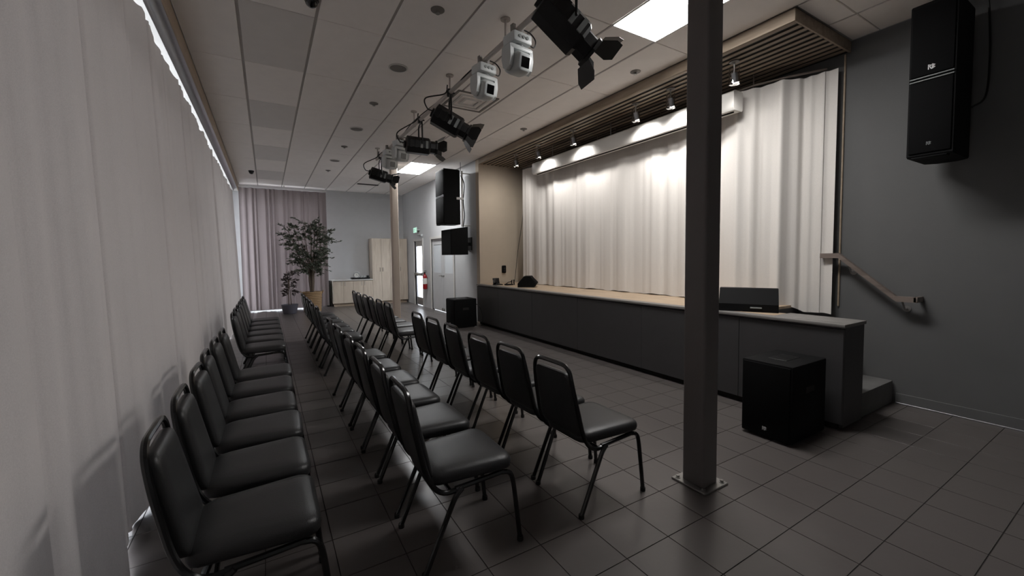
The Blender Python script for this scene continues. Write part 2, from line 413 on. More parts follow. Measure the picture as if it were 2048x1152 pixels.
# ================================================================== stage
SZ = .885; SX = 3.95; SY0, SY1 = 1.42, 8.1; NX = 4.35; ST = 2.3
st = thing('stage', (SX, SY0, 0), 'long low stage with dark grey panelled front and wooden deck', 'stage')
def loc(mb): # world coordinates into stage coordinates
    for i, v in enumerate(mb.v): mb.v[i] = v-Vector((SX, SY0, 0))
    return mb
loc(MB().box(SX+.03, NX-.01, SY0+.03, ST, .06, SZ-.03).box(SX+.03, XR-.003, ST, SY1-.01, .06, SZ-.03)).build('body', MT['stage'], st, False)
loc(MB().box(SX+.06, NX-.03, SY0+.05, ST, .0, .06).box(SX+.06, XR-.003, ST, SY1-.02, 0, .06)).build('plinth', MT['slatback'], st, False)
loc(MB().bbox(SX-.012, SX+.1, SY0-.012, SY1, SZ-.03, SZ, b=.006).bbox(SX+.1, NX+.006, SY0-.012, 2.0, SZ-.03, SZ-.0005, b=.004)).build('nosing', MT['stagetop'], st)
w = 0; y = SX+.1; k = 0
while y < XR-.01:
    y1 = min(y+.118, XR-.005)
    ya = 2.0 if y1 <= NX else ST
    loc(MB().bbox(y, y1-.0015, ya, SY1-.003, SZ-.03, SZ, b=.002, seg=1)).build('plank', MT['deck'], st, False)
    y = y1
seams = [SY0, 2.27, 3.49, 4.71, 5.93, 7.15, SY1]
for a, b in zip(seams[:-1], seams[1:]):
    loc(MB().bbox(SX+.005, SX+.03, a+.002, b-.002, .06, SZ-.045, b=.002, seg=1)).build('front_panel', MT['stage'], st)
loc(MB().bbox(SX+.03, NX-.002, SY0, SY0+.028, .03, SZ-.032, b=.002, seg=1)).build('end_panel', MT['stage'], st)
loc(MB().bbox(NX-.01, NX, SY0+.03, ST, .03, SZ-.032, b=.002, seg=1)).build('stair_cheek', MT['stage'], st)
# stairs
stairs = thing('stage_stairs', (NX, 1.46, 0), 'grey carpeted steps up to the stage end beside the wall', 'stairs')
n = 4
for k in range(n-0):
    z1 = SZ*(k+1)/n*.9+.0; y0 = .27*k
    if k == n-1: break
    MB().bbox(.003, XR-NX-.014, y0, ST-1.46-.002, SZ*k/n, SZ*(k+1)/n-.004, b=.006).build('step', MT['carpet'], stairs)
# handrail
hr = thing('handrail', (XR, 1.6, 1.2), 'brown wooden handrail sloping down the wall beside the stairs', 'handrail')
rx = -.14
path = [(rx, .44, .235), (rx, .28, .235), (rx, -.18, -.175), (rx, -.32, -.175)]
def flatbar(pts, wd, ht):
    rs = []
    for i, p in enumerate(pts):
        rs.append([(p[0]+a*wd/2, p[1], p[2]+b*ht/2) for a, b in ((-1, -1), (1, -1), (1, 1), (-1, 1))])
    return MB().rings(rs)
flatbar(path, .05, .05).build('rail', MT['rail'], hr, False)
for yy, zz in ((.2, .165), (-.22, -.175)):
    MB().tube([(-.001, yy, zz-.1), (-.07, yy, zz-.1), (rx, yy, zz-.02)], .008, 8).cyl((0, yy, zz-.1), .03, -.008, 14, 'X').build('bracket', MT['steel'], hr)
MB().bbox(rx-.025, -.002, -.33, -.3, -.2, -.15, b=.004).build('wall_return', MT['rail'], hr)

# slatted soffit over the stage
SFZ = 3.51; sx0, sx1, sy0, sy1 = XS, XR-.002, 1.88, YA-.002
so = struct(MB().box(sx0+.02, sx1, sy0+.02, sy1, SFZ+.009, CZ+.005).build('ceiling_slat_soffit', MT['slatback'], None, False))
MB().bbox(sx0, sx0+.02, sy0, sy1, SFZ, CZ, b=.002, seg=1).bbox(sx0+.02, sx1, sy0, sy0+.02, SFZ, CZ, b=.002, seg=1).build('fascia', MT['slat'], so)
x = sx0+.05; s0 = None
while x < sx1-.05:
    if s0 is None: s0 = MB().bbox(-.026, .026, sy0+.02, sy1, SFZ, SFZ+.009, b=.0015, seg=1).build('slat', MT['slat'], so); s0.location = (x, 0, 0)
    else: obj_copy(s0, so, (x, 0, 0))
    x += .1

# ================================================================== curtains
def curtain(name, path, ztop, zbot, folds, mt, seed, samples=420, nv=14, lean=0., sag=0., hem=None, parent=None, crease=(), drop=None):
    """path: XY polyline; folds: list of (wavelength, amplitude); lean moves the hem along the left normal"""
    R = random.Random(seed); P = [Vector((p[0], p[1], 0)) for p in path]
    L = [0]
    for a, b in zip(P[:-1], P[1:]): L.append(L[-1]+(b-a).length)
    tot = L[-1]
    def at(s):
        s = min(max(s, 0), tot)
        for i in range(len(P)-1):
            if s <= L[i+1] or i == len(P)-2:
                t = (s-L[i])/(L[i+1]-L[i]); d = (P[i+1]-P[i]).normalized(); return P[i].lerp(P[i+1], t), Vector((-d.y, d.x, 0))
    comps = []
    for wl, am in folds:
        n = max(4, int(tot/wl*2)+8); comps.append((wl, am, [R.uniform(-.45, .45) for _ in range(n)], [R.uniform(.45, 1.35) for _ in range(n)]))
    def f(s, v):
        o = 0
        for wl, am, ph, aa in comps:
            u = s/wl; i = int(u); fr = u-i; p = ph[i]*(1-fr)+ph[i+1]*fr; a = aa[i]*(1-fr)+aa[i+1]*fr
            q = math.sin(2*PI*(u+p))
            o += am*a*(q*abs(q)**-.25 if abs(q) > 1e-6 else 0)
        o *= .75+.4*v
        for c, dp, wd in crease: o += dp*math.exp(-((s-c)/wd)**2)
        return o
    rs = []
    for j in range(nv+1):
        v = j/nv; row = []
        for i in range(samples+1):
            s = tot*i/samples; p, nrm = at(s)
            zt = ztop - sag*abs(math.sin(PI*s/.28))*.5
            z = zt+(zbot-(drop(s/tot) if drop else 0)-zt)*v
            if hem and j == nv: z += hem*math.sin(s*9.3)+hem*.6*math.sin(s*23.7)
            q = p+nrm*(f(s, v)+lean*v)
            row.append((q.x, q.y, z))
        rs.append(row)
    mb = MB(); mb.rings(rs, False, False, False)
    return mb.build(name, MT[mt], parent, True, 180)

cu = curtain('window_curtain', [(-.728, .4), (-.728, 13.1)], 3.318, .02, [(.85, .024), (.37, .013), (.16, .003)], 'cur_l', 5, 1800, 12, lean=-.09, sag=.05, hem=.012,
             crease=[(q-.4, .05, .025) for q in (2.0, 2.82, 4.15, 4.8, 5.5, 7.2, 8.4)])
tag(cu, 'pale grey floor-length curtain along the whole window wall at left', 'curtain')
cb = curtain('far_curtain', [(-.6, 13.7), (1.62, 13.7)], 3.5, .03, [(.15, .03), (.4, .012)], 'cur_b', 9, 420, 10, hem=.008, sag=.02)
tag(cb, 'mauve grey pleated curtain behind the potted tree', 'curtain')
ct = thing('curtain_track', (.5, 13.7, 3.53), 'thin white ceiling track above the mauve grey far curtain', 'curtain track')
MB().box(-1.12, 1.14, -.015, .015, -.012, .012).build('rail', MT['white'], ct, False)
MB().box(-1.1, -1.08, -.008, .008, .012, .09).box(0, .02, -.008, .008, .012, .09).box(1.1, 1.12, -.008, .008, .012, .09).build('bracket', MT['white'], ct, False)

CX = 4.86
sc_path = [(CX, 7.6), (CX, 2.65), (CX+.1, 2.35), (5.12, 2.07), (5.13, 1.95)]
scn = curtain('stage_curtain', sc_path, 3.36, SZ+.01, [(.74, .024), (.33, .014), (.13, .002)], 'cur_s', 21, 900, 12, hem=.006, crease=[(4.5, .03, .06), (4.78, -.045, .06), (5.0, .05, .05), (5.22, -.05, .05), (5.42, .05, .04), (5.58, -.04, .04)], drop=lambda u: .08*min(1, max(0, (u-.925)/.03)))
tag(scn, 'long pale beige curtain closing off the stage, lit by track lamps', 'curtain')
tk = thing('stage_curtain_track', (CX, 4.8, 3.39), 'slim brown rail with small hangers above the pale stage curtain', 'curtain track')
MB().tube([(0, 2.8, 0), (0, -2.15, 0), (.1, -2.45, 0), (.25, -2.75, 0)], .012, 8).build('rail', MT['rail'], tk)
for k in range(12):
    MB().box(-.006, .006, 2.6-k*.43-.006, 2.6-k*.43+.006, -.02, SFZ-3.39).build('hanger', MT['rail'], tk, False)

# projection screen case
ca = thing('projection_screen_case', (4.56, 2.72, 3.09), 'long white projection screen housing hung in front of the stage curtain', 'screen case')
prf = [(0, .03), (.02, 0), (.16, 0), (.175, .02), (.175, .2), (.16, .215), (.02, .215), (0, .2)]
MB().rings([[(a, y, b) for a, b in prf] for y in (0.012, 4.05)]).build('housing', MT['case'], ca, True, 50)
MB().rings([[(a*1.03-.003, y, b*1.02-.002) for a, b in prf] for y in (0, .012)]).build('end_cap', MT['case'], ca, True, 50)
MB().rings([[(a*1.03-.003, y, b*1.02-.002) for a, b in prf] for y in (4.05, 4.062)]).build('end_cap', MT['case'], ca, True, 50)
MB().box(.07, .09, .05, 4.0, -.012, 0.002).build('screen_slot', MT['hole'], ca, False)
for yy in (.5, 2.0, 3.5): MB().cyl((.085, yy, .213), .008, SFZ-3.09-.213, 8).build('hanging_rod', MT['steel'], ca)

# track lamps with clear sleeves
LX = 4.34
for k, (yy, txt) in enumerate(zip((7.04, 6.26, 5.26, 3.945, 3.39, 2.59), (
        'clear glass track lamp farthest from the camera, past the screen case end', 'clear glass track lamp above the far end of the screen case',
        'third clear glass track lamp from the far end of the stage', 'clear glass track lamp left of the near post, farther of the close pair',
        'clear glass track lamp left of the near post, nearer of the close pair', 'clear glass track lamp right of the near post by the screen case end'))):
    t = thing('track_lamp', (LX, yy, SFZ), txt, 'spotlight', 'glass lamps over the stage')
    MB().cyl((0, 0, -.012), .05, .012, 20).build('mount_disc', MT['steel'], t)
    MB().cyl((0, 0, -.12), .009, .11, 10).build('stem', MT['steel'], t)
    sl = MB(); sl.rings([[(r*math.cos(2*PI*i/24), r*math.sin(2*PI*i/24), z) for i in range(24)] for r, z in ((.052, -.06), (.052, -.24), (.049, -.24), (.049, -.06))], False, False)
    sl.build('glass_sleeve', MT['sleeve'], t)
    tilt = math.radians(18)
    M = Matrix.Translation((0, 0, -.12)) @ Matrix.Rotation(-tilt, 4, 'Y')
    b = MB().cyl((0, 0, -.10), .03, .1, 18, M=M).build('lamp_body', MT['alu'], t)
    MB().cyl((0, 0, -.104), .026, .004, 18, M=M).build('lens', MT['bulb'], b)
    ld = bpy.data.lights.new('track_lamp_light', 'SPOT'); ld.energy = SPOT*(.8 if k == 0 else 0.14 if k == 5 else .8 if k == 4 else 1); ld.color = (1, .975, .945); ld.spot_size = math.radians(140); ld.spot_blend = 1.0; ld.shadow_soft_size = .04
    lo = bpy.data.objects.new('track_lamp_light', ld); COL.objects.link(lo); lo.parent = t
    lo.location = (.03, 0, -.25); lo.rotation_euler = (0, -math.radians(30), 0) if k else (math.radians(38), 0, 0)

# ================================================================== lighting pipe and stage lights
PX, PZ = 1.94, 3.42
pp_ = thing('lighting_pipe', (PX, 1.7, PZ), 'long grey lighting pipe hung below the ceiling, carrying stage lights', 'pipe')
MB().cyl((0, 0, 0), .024, 6.7, 16, 'Y').build('pipe', MT['pipe'], pp_)
for yy in (2.2, 3.3, 4.62, 5.99, 8.3):
    MB().cyl((0, yy-1.7, 0), .011, CZ-PZ, 10).cyl((0, yy-1.7, CZ-PZ-.012), .045, .012, 18).sphere((0, yy-1.7, 0), .03, 6).build('hanger_rod', MT['pipe'], pp_)
pc = catmull([(-.02, 6.5, .035), (.02, 5.2, .03), (-.02, 4.2, .04), (.03, 3.0, .035), (-.03, 2.4, .0), (.02, 1.6, .04), (-.02, .2, .03)], 8)
MB().tube(pc, .007, 6).build('cable_run', MT['cable'], pp_)

def spot_fixture(y, yaw, pitch, label, drop=.36, open_=35, k=1.0):
    """black profile light with barn doors; yaw about Z from +X, pitch down"""
    t = thing('stage_light', (PX, y, PZ), label, 'stage light', 'black stage lights on the pipe')
    MB().box(-.03, .03, -.02, .02, -.05, .035).cyl((.03, 0, 0), .01, .03, 10, 'X').build('clamp', MT['blkmetal'], t)
    Ry = Matrix.Rotation(yaw, 4, 'Z')
    a = .125*k
    yk = MB().tube(catmull([(0, -a, -drop), (0, -a, -.16), (0, -a*.9, -.075), (0, 0, -.06), (0, a*.9, -.075), (0, a, -.16), (0, a, -drop)], 5), .011, 6, M=Ry)
    yk.build('yoke', MT['blkmetal'], t)
    M = Ry @ Matrix.Translation((0, 0, -drop)) @ Matrix.Rotation(pitch, 4, 'Y')
    prof = []
    n = 8
    def ring(x, r, sq=1.0):
        return [(x, r*math.cos(2*PI*(i+.5)/n), r*sq*math.sin(2*PI*(i+.5)/n)) for i in range(n)]
    b = MB().rings([ring(-.2*k, .085*k), ring(-.19*k, .115*k), ring(.1*k, .115*k), ring(.12*k, .1*k)], M=M).build('body', MT['blkmetal'], t, True, 30)
    for s in (-1, 1):
        for q in range(4):
            MB().box(-.16*k+q*.07*k, -.13*k+q*.07*k, s*.109*k-.004, s*.109*k+.004, -.05*k, .05*k, M=M).build('cooling_fin', MT['grey_pl'] if q > 1 else MT['blkmetal'], b, False)
    MB().cyl((-.225*k, 0, 0), .05*k, .03*k, 12, 'X', M=M).build('rear_knob', MT['blkmetal'], b)
    f = MB().rings([ring(.12*k, .085*k), ring(.19*k, .085*k), ring(.195*k, .1*k), ring(.215*k, .1*k)], M=M).build('lens_tube', MT['blkmetal'], t, True, 30)
    MB().cyl((.2155*k, 0, 0), .075*k, .003, 20, 'X', M=M).build('lens', MT['lens'], f)
    for q in range(4):
        A = Matrix.Rotation(q*PI/2, 4, 'X') @ Matrix.Translation((.216*k, 0, .092*k)) @ Matrix.Rotation(-math.radians(open_), 4, 'Y')
        w = .07 if q % 2 == 0 else .05
        fl_ = [(0, -w*k, 0), (0, w*k, 0), (.08*k, (w+.03)*k, 0), (.125*k, (w+.01)*k, 0), (.125*k, -(w+.01)*k, 0), (.08*k, -(w+.03)*k, 0)]
        MB().rings([[(p[0], p[1], z) for p in fl_] for z in (-.0015, .0015)], M=M @ A).build('barn_door', MT['blkmetal'], t, False)
    r0 = M @ Vector((-.22*k, 0, .02)); c0 = Vector((-.01, .05, .1))
    MB().tube(catmull([c0, Vector((-.06, .02, -.02)), r0+Vector((-.08, .02, .14)), r0+Vector((-.07, 0, .02)), r0], 7), .008, 6).build('power_cable', MT['cable'], t)
    return t
R_ = math.radians
spot_fixture(2.42, R_(-12), R_(38), 'big black stage light with open barn doors nearest the camera', .29, 38, 1.2)
spot_fixture(4.62, R_(-18), R_(28), 'black stage light with barn doors hanging between the near moving heads and far cluster', .36, 30, 1.1)
spot_fixture(5.72, R_(-8), R_(2), 'black stage light with barn doors above the square far light panel', .37, 30, 1.05)
spot_fixture(8.1, R_(-4), R_(14), 'black stage light with barn doors hanging farthest from the camera', .37, 30, 1.0)

def moving_head(y, yaw, label):
    t = thing('moving_head_light', (PX, y, PZ), label, 'stage light', 'white moving head lights on the pipe')
    Rz = Matrix.Rotation(yaw, 4, 'Z')
    MB().box(-.02, .02, -.06, -.03, -.05, .04, M=Rz).box(-.02, .02, .03, .06, -.05, .04, M=Rz).build('clamp', MT['steel'], t, False)
    b = MB().bbox(-.085, .085, -.1, .1, -.135, -.045, b=.018, M=Rz).build('base', MT['white_pl'], t)
    for q in (-.04, .0, .04): MB().cyl((.086, q, -.09), .014, .006, 12, 'X', M=Rz).build('socket', MT['grey_pl'], b)
    MB().cyl((0, 0, -.15), .06, .016, 20, M=Rz).build('swivel', MT['grey_pl'], t)
    yk = MB().bbox(-.065, .065, -.12, .12, -.195, -.15, b=.014, M=Rz)
    yk.build('yoke_bridge', MT['white_pl'], t)
    for s in (-1, 1):
        o = [(-.06, -.16), (.06, -.16), (.066, -.26), (.045, -.335), (0, -.36), (-.045, -.335), (-.066, -.26)]
        MB().rings([[(a, s*yy, z) for a, z in o] for yy in (.088, .098, .118, .124)], M=Rz).build('yoke_arm', MT['white_pl'], t, True, 40)
    Mh = Rz @ Matrix.Translation((0, 0, -.285)) @ Matrix.Rotation(R_(12), 4, 'Y')
    def rr(x, w, h):
        o = []
        for cx, cy, a0 in ((1, 1, 0), (-1, 1, 90), (-1, -1, 180), (1, -1, 270)):
            r = min(w, h)*.45
            for q in range(4):
                a = R_(a0+30*q); o.append((x, cx*(w-r)+r*math.cos(a), cy*(h-r)+r*math.sin(a)))
        return o
    h = MB().rings([rr(-.12, .035, .035), rr(-.105, .06, .062), rr(-.03, .082, .09), rr(.07, .08, .086), rr(.105, .068, .07), rr(.112, .06, .062)], M=Mh).build('head', MT['white_pl'], t, True, 50)
    MB().bbox(.11, .116, -.043, .043, -.043, .043, b=.003, seg=1, M=Mh).build('lens', MT['lens'], h)
    MB().tube(catmull([Rz @ Vector((.02, .1, -.09)), Rz @ Vector((.03, .16, -.11)), Rz @ Vector((.02, .19, -.04)), Rz @ Vector((0, .15, .02)), Rz @ Vector((0, .06, .03))], 6), .006, 6).build('power_cable', MT['cable'], t)
moving_head(3.1, R_(-84), 'white moving head light hanging nearest the big black stage light')
moving_head(3.74, R_(-82), 'white moving head light with looped cable, second along the pipe from the camera')
moving_head(6.75, R_(-78), 'white moving head light behind the middle black stage lights, nearer of the far pair')
moving_head(7.42, R_(-78), 'white moving head light next to the farthest black stage light')

# ================================================================== chairs
def rrect(hw0, hw1, v0, v1, r, n=5):
    """rounded trapezoid outline: half width hw0 at v0, hw1 at v1; returns (u, v)"""
    c = [(hw0, v0), (hw1, v1), (-hw1, v1), (-hw0, v0)]; out = []
    for i in range(4):
        p = Vector(c[i]); a = (Vector(c[i-1])-p).normalized(); b = (Vector(c[(i+1) % 4])-p).normalized()
        for k in range(n):
            t = k/(n-1); s = p+a*r*(1-t)**2+b*r*t**2
            out.append((s.x, s.y))
    return out
def pillow(outline, prof, mapf):
    cx = sum(p[0] for p in outline)/len(outline); cy = sum(p[1] for p in outline)/len(outline); rs = []
    for ins, h in prof:
        r = []
        for u, v in outline:
            d = Vector((u-cx, v-cy)); L = d.length; d = d*(max(.02, L-ins)/L); r.append(mapf(cx+d.x, cy+d.y, h))
        rs.append(r)
    return MB().rings(rs)
def make_chair():
    t = thing('banquet_chair', (0, 0, 0), 'x', 'chair')
    TR = .0125
    pillow(rrect(.185, .222, -.21, .225, .075), [(.03, .395), (.004, .402), (0, .415), (0, .432), (.006, .446), (.025, .457), (.07, .463), (.14, .465)],
           lambda u, v, h: (v, u, h - .012*(v < -.1)*(abs(v)-.1)*5)).build('seat_cushion', MT['vinyl'], t, True, 60)
    bx = lambda z: -.185-.108*min(1, max(0, (z-.40)/.47))**.75
    pillow(rrect(.182, .158, .43, .808, .05), [(.02, -.022), (.004, -.018), (0, -.008), (0, .008), (.006, .017), (.03, .024), (.08, .027)],
           lambda u, v, h: (bx(v)+h, u, v)).build('back_cushion', MT['vinyl'], t, True, 60)
    half = [(-.05, .2, .372), (-.115, .2, .362), (-.165, .2, .375), (-.205, .199, .42), (-.232, .196, .49), (-.252, .19, .58), (-.272, .182, .68), (-.286, .172, .77), (-.291, .16, .818), (-.294, .125, .847), (-.295, .06, .852)]
    ring = half + [(-.295, 0, .852)] + [(a, -b, c) for a, b, c in half[::-1]]
    MB().tube(catmull(ring, 3), TR, 8).build('back_frame', MT['chrome'], t)
    for s in (1, -1):
        MB().tube([(-.09, s*.2, .37), (.05, s*.2, .378), (.165, s*.2, .385)], TR, 8).build('seat_rail', MT['chrome'], t)
        lf = MB().tube(catmull([(.15, s*.2, .384), (.195, s*.2, .372), (.218, s*.201, .33), (.235, s*.203, .2), (.255, s*.206, .012)], 4), TR, 8).build('leg', MT['chrome'], t)
        MB().cyl((.2555, s*.206, 0), .016, .022, 10).build('foot_cap', MT['rubber'], lf)
        lr = MB().tube(catmull([(-.06, s*.212, .372), (-.095, s*.214, .34), (-.13, s*.213, .27), (-.245, s*.206, .012)], 4), TR, 8).build('leg', MT['chrome'], t)
        MB().cyl((-.246, s*.206, 0), .016, .022, 10).build('foot_cap', MT['rubber'], lr)
    MB().tube([(-.115, -.2, .366), (-.115, .2, .366)], .009, 8).build('cross_bar', MT['chrome'], t)
    MB().tube([(.15, -.2, .378), (.15, .2, .378)], .009, 8).build('cross_bar', MT['chrome'], t)
    return t
chair = make_chair(); used = False
ROWS = [(-.07, [1.90, 2.38, 2.86, 3.33, 3.82, 4.30], [5.64, 6.13, 6.62, 7.12, 7.61, 8.1], 'row beside the window curtain'),
        (.82, [1.94, 2.455, 2.955, 3.43, 3.94, 4.48], [5.73, 6.22, 6.71, 7.2, 7.7, 8.19], 'middle row'),
        (1.69, [1.905, 2.385, 2.875, 3.405, 3.91, 4.40], [5.68, 6.18, 6.68, 7.17, 7.66, 8.14], 'row closest to the stage')]
rr_ = random.Random(3)
for x, near, far, rn in ROWS:
    for ys, bl in ((near, 'near block'), (far, 'far block')):
        for k, y in enumerate(ys):
            lab = '%s black chair from the camera in the %s, %s' % (ORD[k], bl, rn)
            if not used: c = chair; c['label'] = lab; used = True
            else: c = copy_tree(chair, lab)
            c['group'] = 'black banquet chairs, %s' % rn
            c.location = (x+rr_.uniform(-.008, .008), y, 0); c.rotation_euler = (0, 0, R_(rr_.uniform(-1.2, 1.2)))

# ================================================================== loudspeakers
def grille_box(t, x0, x1, y0, y1, z0, z1, b=.012, front='-x'):
    MB().bbox(x0, x1, y0, y1, z0, z1, b=b).build('cabinet', MT['blk'], t)
def bars(t, name, boxes, mt, parent=None):
    mb = MB()
    for b in boxes: mb.box(*b)
    return mb.build(name, MT[mt], parent or t, False)
def ribbon(mb, strokes, M, w=.006, d=.002):
    for a, b in strokes:
        a = Vector((0, *a)); b = Vector((0, *b)); u = (b-a); u.normalize(); n = Vector((0, -u.z, u.y))*w/2; u = u*w/2
        p = [a-u-n, b+u-n, b+u+n, a-u+n]
        mb.rings([[q+Vector((-d, 0, 0)) for q in p], [q+Vector((0, 0, 0)) for q in p]], M=M)
def badge(t, M, s, mt='wt'):
    mb = MB()
    # small square mark made of two letter-like strokes
    ribbon(mb, [((.5*s, -.45*s), (.5*s, .45*s)), ((.5*s, .45*s), (.05*s, .3*s)), ((.05*s, .3*s), (.5*s, 0)), ((.3*s, .1*s), (.05*s, -.45*s)),
                ((-.12*s, -.45*s), (-.12*s, .45*s)), ((-.12*s, .45*s), (-.5*s, .25*s)), ((-.5*s, .25*s), (-.12*s, 0)), ((-.12*s, 0), (-.5*s, -.22*s)), ((-.5*s, -.22*s), (-.12*s, -.45*s))], M, .16*s)
    mb.build('badge', MT[mt], t, False)
# right main speaker on the wall (two stacked sections)
sp = thing('wall_loudspeaker', (4.86, 1.13, 2.235), 'tall black loudspeaker mounted high on the dark right wall', 'loudspeaker', 'tall wall loudspeakers')
def main_speaker(t, wd, dp, hh, logo=True):
    cab = MB()
    o = [(-dp/2, -wd/2), (dp/2-.06, -wd/2), (dp/2, -wd/2+.07), (dp/2, wd/2-.07), (dp/2-.06, wd/2), (-dp/2, wd/2)]
    zs = [0.0, .012, hh-.012, hh]
    cab.rings([[(a*(.97 if k in (0, 3) else 1), b*(.97 if k in (0, 3) else 1), z) for a, b in o] for k, z in enumerate(zs)]); cab.build('cabinet', MT['blk'], t, True, 30)
    for z0, z1 in ((.03, hh*.49), (hh*.53, hh-.03)):
        MB().bbox(-dp/2-.012, -dp/2+.001, -wd/2+.012, wd/2-.012, z0, z1, b=.004).build('grille', MT['grille'], t)
    MB().bbox(-dp/2-.016, -dp/2, -wd/2+.006, wd/2-.006, hh*.495, hh*.502, b=.002, seg=1).bbox(-dp/2-.016, -dp/2, -wd/2+.006, wd/2-.006, hh*.515, hh*.522, b=.002, seg=1).build('seam_trim', MT['grey_pl'], t)
    MB().bbox(-dp/2-.01, -dp/2+.06, -wd/2+.03, wd/2-.03, -.012, .0, b=.004).build('lower_lip', MT['blk'], t)
    if logo:
        badge(t, Matrix.Translation((-dp/2-.0125, 0, hh*.575)), .036)
        badge(t, Matrix.Translation((-dp/2-.0125, 0, .1)), .026, 'grey_pl')
main_speaker(sp, .27, .5, 1.22)
bars(sp, 'wall_bracket', [(.25, .335, -.05, .05, .3, .36), (.25, .335, -.05, .05, .85, .91), (.32, .338, -.08, .08, .25, .96)], 'blkmetal')
MB().tube(catmull([(.2, -.138, .42), (.26, -.2, .5), (.285, -.21, .8), (.27, -.2, 1.15), (.25, -.18, 1.40)], 6), .008, 6).build('speaker_cable', MT['cable'], sp)
# left main speaker, flown in front of the side wall
sl = thing('wall_loudspeaker', (3.62, 8.82, 2.22), 'tall black loudspeaker hung in front of the far grey side wall', 'loudspeaker', 'tall wall loudspeakers')
main_speaker(sl, .5, .42, 1.22, False)
bars(sl, 'hanging_frame', [(.215, .25, -.255, -.225, -.05, 1.2), (.215, .44, -.235, -.215, -.04, -.02), (.215, .44, -.235, -.215, 1.14, 1.16)], 'white')
bars(sl, 'cross_bracket', [(.08, .25, -.28, -.252, .55, .6)], 'white')
MB().tube(catmull([(.2, -.255, 1.1), (.27, -.27, .9), (.25, -.26, .5), (.27, -.27, .2), (.24, -.25, -.06)], 6), .012, 6).build('speaker_cable', MT['cable'], sl)
MB().cyl((.22, -.2, 1.2), .005, CZ-2.22-1.2, 6).build('safety_wire', MT['cable'], sl)
# lower speaker under it
s2 = thing('wedge_loudspeaker', (3.66, 8.62, 1.53), 'squarish black loudspeaker with slanted top under the far flown speaker', 'loudspeaker')
MB().rings([[(-.2, y_, 0), (.2, y_, 0), (.2, y_, .62), (-.2, y_, .56)] for y_ in (-.3, .28)]).build('cabinet', MT['blk'], s2, False)
MB().rings([[(-.206, y_, .02), (-.199, y_, .02), (-.199, y_, .54), (-.206, y_, .54)] for y_ in (-.28, .26)]).build('grille', MT['grille'], s2, False)
bars(s2, 'wall_bracket', [(.2, .4, -.05, .05, .2, .28), (.38, .399, -.09, .09, .1, .4)], 'blkmetal')
# subwoofers on the floor
def sub(x, y, w, d, h, label, rz=0):
    t = thing('subwoofer', (x, y, 0), label, 'subwoofer', 'floor subwoofers', rz)
    for a in (-1, 1):
        for b in (-1, 1):
            MB().cyl((a*(d/2-.05), b*(w/2-.05), 0), .02, .018, 12).build('foot', MT['rubber'], t)
    MB().bbox(-d/2, d/2, -w/2, w/2, .015, h, b=.012).build('cabinet', MT['blk'], t)
    MB().bbox(-d/2-.012, -d/2+.002, -w/2+.015, w/2-.015, .03, h-.015, b=.004).build('grille', MT['grille'], t)
    MB().cyl((0, 0, h), .055, .004, 20).bbox(-.11, .11, -.07, .07, h-.002, h+.003, b=.002, seg=1).build('pole_socket_plate', MT['blkmetal'], t)
    for s in (-1, 1):
        MB().bbox(-.07, .07, s*w/2-.003, s*w/2+.003, h*.62, h*.7, b=.002, seg=1).build('handle_recess', MT['hole'], t)
    badge(t, Matrix.Translation((-d/2-.0125, 0, .085)), .028)
    return t
sub(3.60, 1.69, .38, .54, .61, 'large black subwoofer on the floor at the near end of the stage')
sub(3.53, 8.0, .46, .5, .6, 'black subwoofer on the floor at the far end of the stage')
MB_c = MB().tube(catmull([(3.79, 7.9, .48), (3.86, 7.8, .42), (3.89, 7.7, .2), (3.88, 7.75, .01)], 6), .008, 6)
tag(MB_c.build('speaker_cable', MT['cable']), 'black cable drooping from the far subwoofer to the floor', 'cable')
# stage wedge monitors
def wedge(x, y, rz, L, dp, h, label):
    t = thing('stage_monitor', (x, y, SZ), label, 'stage monitor', 'wedge monitors on the stage', rz)
    o = [(-dp*.5, 0), (dp*.36, 0), (dp*.5, .07), (dp*.18, h), (-dp*.16, h), (-dp*.5, h*.34)]   # +x is the sloping grille side
    MB().rings([[(a*(.985 if k in (0, 3) else 1), v, b) for a, b in o] for k, v in enumerate((-L/2, -L/2+.012, L/2-.012, L/2))]).build('cabinet', MT['blk'], t, True, 25)
    a = Vector((dp*.5, 0, .08)); b = Vector((dp*.18, 0, h-.01)); nn = Vector((h-.07, 0, dp*.32)).normalized()*.006
    MB().rings([[a+nn+Vector((0, v, 0)), b+nn+Vector((0, v, 0)), b+Vector((0, v, 0)), a+Vector((0, v, 0))] for v in (-L/2+.03, L/2-.03)]).build('grille', MT['grille'], t, False)
    return t
wedge(4.33, 6.62, R_(-40), .36, .36, .21, 'small black wedge monitor on the far end of the stage')
m2 = wedge(4.27, 2.36, R_(28), .52, .38, .225, 'wide black wedge monitor on the near stage end beside the post')
MB().bbox(-.197, -.19, -.12, -.02, .035, .05, b=.002, seg=1).build('handle_plate', MT['grey_pl'], m2)

